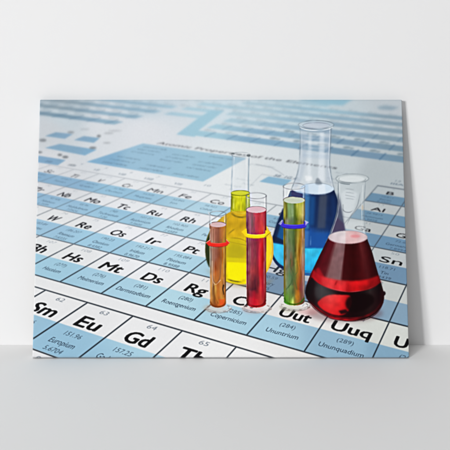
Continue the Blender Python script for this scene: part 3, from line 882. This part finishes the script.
# clear upper part
upL = [p for p in rl[:len(rl) // 2] if p[1] < 244]
upR = [p for p in rl[len(rl) // 2:] if p[1] < 244]
poly(pic, upL + upR, (204, 214, 218), .30, .4)
poly(pic, [(338.8, 192), (341, 204), (344.6, 226), (346, 234), (330, 236), (334.4, 225), (337.2, 212)], (84, 88, 108), .75, .7)
poly(pic, [(337, 218), (344, 224), (345.6, 233), (331, 236)], (70, 54, 86), .7, .8)
poly(pic, [(341, 194), (347, 190), (358, 194), (353, 214), (345.6, 222), (343, 210)], (226, 232, 236), .5, 1.2)
line(pic, spline([(360.6, 192), (357.6, 206), (351.6, 216), (346, 227)]), .8, (112, 120, 132), .6, .5, fade=.15)
line(pic, spline([(342, 208.6), (345, 212.4), (350, 213), (354, 210.6)]), .8, (104, 110, 120), .6, .5, fade=.2)
line(pic, [(343.2, 205.6), (343.4, 211.6)], .7, (120, 126, 134), .5, .4)
for yy_ in (189.5, 193, 199):
    line(pic, [(345, yy_), (350, yy_ + .4), (355, yy_ + 1.4)], .9, (140, 150, 158), .45, .6, fade=.2)
line(pic, rl[:36], .8, (104, 116, 126), .85, .4)
line(pic, [(x + 1.4, y) for x, y in rl[:30]], .6, (236, 240, 240), .6, .35)
line(pic, [p for p in rl[-44:] if p[1] < 242], .7, (128, 140, 150), .7, .4)
line(pic, [(363, 186), (361.8, 207), (362.2, 226), (365.4, 238)], .6, (232, 238, 240), .6, .4)
poly(pic, ell(362.6, 208.5, .9, 3), (196, 176, 150), .6, .5)
line(pic, [(346, 196), (355, 197.8)], .8, (150, 160, 166), .5, .5)
poly(pic, [(344, 222), (362, 222), (366, 236), (346, 234)], (232, 236, 238), .30, 1.)
poly(pic, ell(352.5, 179.4, 16.4, 4.5), (206, 214, 216), .7, .4)
poly(pic, ell(352, 179.6, 12.6, 2.9), (220, 226, 228), .85, .5)
line(pic, ell(352.5, 179.4, 16.4, 4.5), .9, (112, 124, 132), .75, .5)
line(pic, ell(352.3, 180, 13.4, 3.4, 0, 200), .7, (140, 150, 156), .7, .4)
line(pic, ell(352.3, 180.6, 15.6, 4.6, 100, 170), .8, (76, 90, 98), .6, .4)
line(pic, ell(352.5, 178.8, 15, 3.8, 200, 340), .5, (238, 242, 242), .6, .3)
# liquid body
bod = [p for p in rl if p[1] >= 238.5]


def rL(y):
    return np.interp(y, [238.7, 252, 266, 279, 290, 297, 303.5, 313.5, 321], [328.3, 321.7, 315, 309, 305.8, 306.2, 310, 321, 335])


def rR(y):
    return np.interp(y, [240, 252, 268, 284, 296, 305, 314, 321], [367.6, 372, 376.4, 381, 384, 382.4, 376, 362])


poly(pic, bod, across(rL, rR, 244, 278,
     [(0, (40, 8, 16)), (.10, (84, 12, 24)), (.18, (82, 18, 26)), (.26, (134, 96, 98)), (.34, (134, 100, 104)), (.44, (120, 82, 86)), (.47, (56, 4, 8)), (.62, (44, 2, 3)), (.74, (62, 8, 12)), (.80, (94, 30, 32)), (.88, (72, 14, 18)), (.94, (46, 4, 8)), (1, (34, 4, 8))],
     [(0, (56, 8, 14)), (.10, (96, 12, 22)), (.21, (84, 20, 26)), (.27, (128, 88, 90)), (.44, (136, 100, 102)), (.48, (64, 10, 14)), (.64, (48, 2, 4)), (.76, (66, 8, 12)), (.84, (72, 16, 20)), (.90, (52, 4, 8)), (1, (38, 4, 8))], .006, .03), 1, .35)
# bright red meniscus band
band_top = spline([(313.4, 270.5), (319, 275.6), (328, 279), (342, 281.2), (356, 281.6), (368, 280), (378.6, 276.4)])
band_bot = spline([(381, 283), (374, 288.4), (364, 291.6), (352, 293.2), (340, 292.2), (328, 289), (318, 284), (311.6, 278)])
poly(pic, band_top + band_bot, across(311, 381, 276, 292, [(0, (206, 20, 30)), (.2, (224, 34, 40)), (.4, (226, 52, 54)), (.6, (206, 12, 20)), (.8, (232, 20, 26)), (1, (150, 10, 18))],
     [(0, (200, 16, 26)), (.3, (232, 40, 46)), (.5, (196, 14, 22)), (.7, (196, 16, 20)), (.88, (126, 10, 14)), (1, (100, 6, 10))], .008, .06), .94, .9)
poly(pic, [(311.5, 276), (314, 270), (321, 276), (320, 285)], (120, 10, 20), .55, 1.6)
poly(pic, [(346, 282.4), (360, 282.6), (368, 281), (366, 285), (350, 286.6)], (232, 26, 30), .5, 1.0)
poly(pic, [(316, 270), (318.6, 268), (328, 284), (318, 281)], (196, 22, 34), .6, .8)
line(pic, spline([(334.5, 287), (336.2, 283.5), (338, 280.5)]), 1.6, (130, 12, 20), .7, .8, fade=.3)
poly(pic, [(322, 277), (334, 280.2), (333.5, 290), (322, 286)], (238, 84, 84), .35, 1.2)
poly(pic, [(339, 281.4), (346, 282), (346, 292.6), (338, 291.4)], (238, 70, 72), .35, 1.0)
line(pic, spline([(364, 290), (370, 286), (375, 279)]), 2.2, (120, 8, 14), .7, 1.0, fade=.3)
line(pic, spline([(314, 281), (326, 288), (340, 291.6), (352, 292.6), (366, 290.4), (378, 285)]), .8, (214, 96, 104), .6, .4, fade=.25)
line(pic, band_bot, .8, (120, 16, 24), .7, .4)
# dark lower body
low = band_bot[::-1] + [p for p in rl if p[1] >= 283][::-1]
low = [p for p in band_bot] + [(306.6, 287)] + [p for p in rl if p[1] >= 290]
poly(pic, low, across(306, 384, 290, 318,
     [(0, (16, 10, 14)), (.10, (26, 14, 18)), (.2, (64, 64, 66)), (.3, (50, 46, 48)), (.42, (30, 8, 10)), (.6, (14, 2, 4)), (.74, (24, 12, 14)), (.82, (44, 34, 34)), (.88, (30, 18, 20)), (.94, (16, 4, 8)), (1, (40, 8, 14))],
     [(0, (20, 6, 10)), (.2, (44, 10, 14)), (.4, (40, 4, 8)), (.6, (20, 2, 5)), (.8, (28, 10, 12)), (1, (40, 4, 10))], .0, .03), 1, .5)
patch = spline([(325, 297), (331, 295.4), (340, 295.6), (350, 296.6), (352, 303), (349, 311), (343, 315.6), (334, 315.6), (324, 311.2), (317.8, 304.8), (320, 300.5)], n=5, closed=True)
poly(pic, patch, across(318, 347, 296, 316, [(0, (206, 40, 44)), (.4, (230, 72, 70)), (.8, (226, 44, 46)), (1, (200, 20, 26))], [(0, (190, 12, 20)), (.5, (236, 34, 38)), (1, (190, 10, 16))], .0, .04), 1, .6)
poly(pic, spline([(347.5, 299), (353, 295.6), (362, 294), (372, 296), (374, 303), (366, 310), (356, 313), (348.4, 311), (345.6, 305)], closed=True), (14, 2, 4), .9, 1.0)
poly(pic, [(338.6, 311.6), (346, 310), (350, 314), (341, 315)], (20, 4, 8), .9, .7)
poly(pic, spline([(316, 287), (325, 291.5), (335, 294.4), (326, 297), (319, 300), (315, 296)], closed=True), (66, 66, 68), .55, 1.4)
line(pic, spline([(306.5, 296), (311, 303.6), (318, 309.8), (328, 315.6), (342, 319.0), (356, 319.0), (368, 316), (377, 310), (382, 302)]), 2.2, (140, 12, 22), .7, .6, fade=.22)
line(pic, spline([(322, 314.6), (332, 318.6), (342, 320.4), (352, 320.8), (362, 319.6)]), 1.5, (208, 22, 32), .85, .5, fade=.3)
line(pic, spline([(308, 302.5), (318, 312.4), (332, 319.6), (350, 322), (366, 320.4), (378, 313), (383.4, 303)]), .8, (50, 10, 18), .75, .4)
poly(pic, ell(384, 294.2, 1.7, 2.2), (30, 10, 16), .95, .4)
line(pic, spline([(306, 286), (305, 292), (306.4, 299)]), 1.0, (20, 16, 24), .7, .5)
# liquid surface
poly(pic, ell(348, 238, 19.6, 6.6), across(328, 368, 232, 244, [(0, (198, 184, 190)), (.2, (214, 204, 208)), (.42, (226, 216, 218)), (.46, (222, 196, 196)), (.7, (226, 176, 178)), (.9, (222, 200, 200)), (1, (196, 180, 184))],
     [(0, (206, 190, 196)), (.3, (220, 204, 208)), (.42, (230, 214, 216)), (.47, (220, 180, 182)), (.7, (230, 196, 196)), (1, (206, 186, 190))], .0, .02), 1, .4)
poly(pic, ell(355.5, 237, 5, 1.6), (226, 132, 138), .7, .8)
line(pic, ell(348, 238, 19.6, 6.6, 0, 180), .5, (170, 130, 138), .7, .35)
line(pic, ell(348, 238, 19.4, 6.4, 190, 350), .5, (130, 130, 138), .6, .35)

# the print is crisply sharpened
soft = gblur(pic, 1.1 * S)
pic += (pic - soft) * .42
tm = gblur((MASK['orange_tube'] | MASK['red_tube'] | MASK['green_tube']).astype(float), 1.5)[..., None]
soft = gblur(pic, 1.5 * S)
pic += (pic - soft) * tm * .4
del soft
# ---- grain of the print, edge lines ---------------------------------------------
grain = gblur(rng.standard_normal((GH, GW)), 1.6)
grain /= grain.std()
MOD[0] = None
pic *= (1 + .0035 * grain)[..., None]
line(pic, [(30, 100.2), (410, 100.6)], 1.2, (142, 156, 164), .45, .8)
line(pic, [(26, 358.3), (414, 358.6)], 1.2, (120, 124, 128), .45, .6)  # shade under the rounded bottom edge, painted into the print as a grey line
pic = np.clip(pic, 0.01, .985)
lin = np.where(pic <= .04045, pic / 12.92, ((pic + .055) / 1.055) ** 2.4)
GAIN = 0.96


def sample(arr, x, y):
    fx = np.clip((x - PX0) * S - .5, 0, GW - 1.001)
    fy = np.clip((y - PY0) * S - .5, 0, GH - 1.001)
    ix, iy = fx.astype(int), fy.astype(int)
    tx, ty = (fx - ix)[:, None], (fy - iy)[:, None]
    return (arr[iy, ix] * (1 - tx) + arr[iy, ix + 1] * tx) * (1 - ty) + (arr[iy + 1, ix] * (1 - tx) + arr[iy + 1, ix + 1] * tx) * ty


# ================================================================== the canvas in the room
LEAN = math.atan2(28.0, 257.5)
TH = 7.5                                     # thickness
W_, H_ = 377.1, 259.0
XC = 220.75 - 225                            # centre of the foot, units
Z0 = TH * math.sin(LEAN)                     # front foot edge hangs this far above the table


def to_world(a, b, d):
    """a across (0..W), b up the face (0..H), d behind the face -> metres"""
    x = XC - W_ / 2 + a
    y = D + b * math.sin(LEAN) + d * math.cos(LEAN)
    z = Z0 + b * math.cos(LEAN) - d * math.sin(LEAN) + 0.1
    return np.stack([np.asarray(x * U + 0 * y), y * U, z * U], -1)


# sheet coordinates of a point on the face: plain perspective of the original, foot (32.2..409.3, 358.7), head (40..402.3, 100.4)
SH = fit([(0, 0, 32.2, 358.7), (W_, 0, 409.3, 358.7), (0, H_, 40.0, 100.4), (W_, H_, 402.3, 100.4)])


def face2sheet(a, b):
    q = np.stack([a, b, np.ones_like(a)], -1) @ SH.T
    return q[:, 0] / q[:, 2], q[:, 1] / q[:, 2]


root = bpy.data.objects.new('canvas_print', None)
COL.objects.link(root)
root.location = (XC * U, D * U, 0)
root['label'] = 'wide canvas print of coloured lab flasks on a periodic table, leaning against the white wall'
root['category'] = 'canvas print'
bpy.context.view_layer.update()
RL = np.array(root.location)


def print_mat():
    m, n, l, b = new_mat('printed_canvas')
    at = n.new('ShaderNodeAttribute')
    at.attribute_name = 'ink'
    tc = n.new('ShaderNodeTexCoord')
    # fine canvas weave
    wv = []
    for ang in (0, math.pi / 2):
        mp = n.new('ShaderNodeMapping')
        mp.inputs['Rotation'].default_value = (0, ang, 0)
        l.new(tc.outputs['Object'], mp.inputs['Vector'])
        wt = n.new('ShaderNodeTexWave')
        wt.wave_type = 'BANDS'
        wt.bands_direction = 'X'
        wt.inputs['Scale'].default_value = 260
        wt.inputs['Distortion'].default_value = .6
        l.new(mp.outputs['Vector'], wt.inputs['Vector'])
        wv.append(wt)
    ad = n.new('ShaderNodeMath')
    ad.operation = 'ADD'
    l.new(wv[0].outputs['Fac'], ad.inputs[0])
    l.new(wv[1].outputs['Fac'], ad.inputs[1])
    bp = n.new('ShaderNodeBump')
    bp.inputs['Strength'].default_value = .02
    bp.inputs['Distance'].default_value = .0002
    l.new(ad.outputs[0], bp.inputs['Height'])
    l.new(at.outputs['Color'], b.inputs['Base Color'])
    l.new(bp.outputs['Normal'], b.inputs['Normal'])
    b.inputs['Roughness'].default_value = .6
    b.inputs['Specular IOR Level'].default_value = .05
    return m


pm = print_mat()
R_ = 1.0                                    # rounded edge of the wrapped canvas
NX, NY = 1180, 812
ga = np.linspace(R_, W_ - R_, NX + 1)
gb = np.linspace(R_, H_ - R_, NY + 1)
A2, B2 = np.meshgrid(ga, gb)
sx, sy = face2sheet(A2.ravel(), B2.ravel())
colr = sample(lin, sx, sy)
pos = to_world(A2.ravel(), B2.ravel(), np.zeros(A2.size)) - RL

# which vessel each face belongs to
ca, cb = (ga[:-1] + ga[1:]) / 2, (gb[:-1] + gb[1:]) / 2
CA, CB = np.meshgrid(ca, cb)
fx, fy = face2sheet(CA.ravel(), CB.ravel())
ixx = np.clip(((fx - PX0) * S).astype(int), 0, GW - 1)
iyy = np.clip(((fy - PY0) * S).astype(int), 0, GH - 1)
order = ['conical_blue', 'round_flask', 'orange_tube', 'red_tube', 'green_tube', 'conical_red']
pid = np.zeros(CA.size, int)
for k, nme in enumerate(order):
    pid[MASK[nme][iyy, ixx]] = k + 1
jj, ii = np.meshgrid(np.arange(NY), np.arange(NX), indexing='ij')
v00 = (jj * (NX + 1) + ii).ravel()
quads = np.stack([v00, v00 + 1, v00 + NX + 2, v00 + NX + 1], -1)


def grid_part(name, sel, parent, label=None):
    q = quads[sel]
    used, inv = np.unique(q.ravel(), return_inverse=True)
    me = bpy.data.meshes.new(name)
    me.vertices.add(len(used))
    me.vertices.foreach_set('co', pos[used].astype(np.float32).ravel())
    me.loops.add(len(inv))
    me.loops.foreach_set('vertex_index', inv.astype(np.int32).ravel())
    me.polygons.add(len(q))
    me.polygons.foreach_set('loop_start', np.arange(0, len(inv), 4, dtype=np.int32))
    me.update(calc_edges=True)
    at = me.color_attributes.new('ink', 'FLOAT_COLOR', 'POINT')
    at.data.foreach_set('color', np.c_[colr[used] * GAIN, np.ones(len(used))].astype(np.float32).ravel())
    me.materials.append(pm)
    o = bpy.data.objects.new(name, me)
    COL.objects.link(o)
    o.parent = parent
    if label:
        o['label'] = label
    return o


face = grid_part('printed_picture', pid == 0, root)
NM = {1: ('printed_conical_flask', 'tall clear flask of dark and bright blue liquid'), 2: ('printed_round_flask', 'round flask of yellow liquid'),
      3: ('printed_test_tube', 'short test tube of orange liquid with a red ring'), 4: ('printed_test_tube', 'test tube of red liquid with a yellow ring'),
      5: ('printed_test_tube', 'test tube of green liquid with a blue ring'), 6: ('printed_conical_flask', 'conical flask of dark red liquid')}
for k in range(1, 7):
    grid_part(NM[k][0], pid == k, face, NM[k][1])

# wrapped edge: rounded front corner, side, and return on the back; it carries the picture's border colours
NP = 60


def perimeter(o):
    pts, src = [], []
    a0, a1, b0, b1 = R_, W_ - R_, R_, H_ - R_
    cor = [((a1, b0), -90), ((a1, b1), 0), ((a0, b1), 90), ((a0, b0), 180)]
    edges = [((a0, b0), (a1, b0), (0, -1), 380), ((a1, b0), (a1, b1), (1, 0), 260), ((a1, b1), (a0, b1), (0, 1), 380), ((a0, b1), (a0, b0), (-1, 0), 260)]
    for (p, q, nn, cnt), (cc, an) in zip(edges, cor):
        for i in range(cnt + 1):
            t = i / cnt
            x, y = p[0] + (q[0] - p[0]) * t, p[1] + (q[1] - p[1]) * t
            pts.append((x + nn[0] * o, y + nn[1] * o))
            src.append((x, y))
        for i in range(1, 6):
            th = math.radians(an + 90 * i / 6)
            pts.append((cc[0] + o * math.cos(th), cc[1] + o * math.sin(th)))
            src.append(cc)
    return np.array(pts), np.array(src)


prof = [(R_ * math.sin(t), R_ * (1 - math.cos(t))) for t in np.linspace(0, math.pi / 2, 7)] + [(R_, TH * .5), (R_, TH - .3), (R_ - .3, TH)]
V, Cc = [], []
for (o_, d_) in prof:
    p, s_ = perimeter(o_)
    V.append(to_world(p[:, 0], p[:, 1], np.full(len(p), d_)) - RL)
    x_, y_ = face2sheet(s_[:, 0] + (p[:, 0] - s_[:, 0]) * .5, s_[:, 1] + (p[:, 1] - s_[:, 1]) * .5)
    Cc.append(sample(lin, x_, y_))
n = len(V[0])
V = np.concatenate(V)
Cc = np.concatenate(Cc)
fs = []
for r in range(len(prof) - 1):
    for i in range(n):
        j = (i + 1) % n
        fs.append((r * n + i, (r + 1) * n + i, (r + 1) * n + j, r * n + j))
edge = mesh_obj('wrapped_edge', [tuple(q) for q in V], fs, pm, root)
at = edge.data.color_attributes.new('ink', 'FLOAT_COLOR', 'POINT')
at.data.foreach_set('color', np.c_[Cc * GAIN, np.ones(len(Cc))].astype(np.float32).ravel())
edge.data.polygons.foreach_set('use_smooth', [True] * len(edge.data.polygons))

# back board inside the wrap
bm_, n_, l_, b_ = new_mat('raw_board')
tx = n_.new('ShaderNodeTexNoise')
tx.inputs['Scale'].default_value = 60
rp = n_.new('ShaderNodeValToRGB')
rp.color_ramp.elements[0].color = (.34, .26, .18, 1)
rp.color_ramp.elements[1].color = (.46, .37, .27, 1)
l_.new(tx.outputs['Fac'], rp.inputs['Fac'])
l_.new(rp.outputs['Color'], b_.inputs['Base Color'])
vb, fb_ = [], []
for (a, b, d) in [(R_, R_, 1.0), (W_ - R_, R_, 1.0), (W_ - R_, H_ - R_, 1.0), (R_, H_ - R_, 1.0), (.4, .4, TH - .05), (W_ - .4, .4, TH - .05), (W_ - .4, H_ - .4, TH - .05), (.4, H_ - .4, TH - .05)]:
    vb.append(tuple((to_world(np.array([a]), np.array([b]), np.array([d]))[0] - RL)))
fb_ = [(0, 1, 2, 3), (4, 7, 6, 5), (0, 4, 5, 1), (1, 5, 6, 2), (2, 6, 7, 3), (3, 7, 4, 0)]
mesh_obj('back_board', vb, fb_, bm_, root)
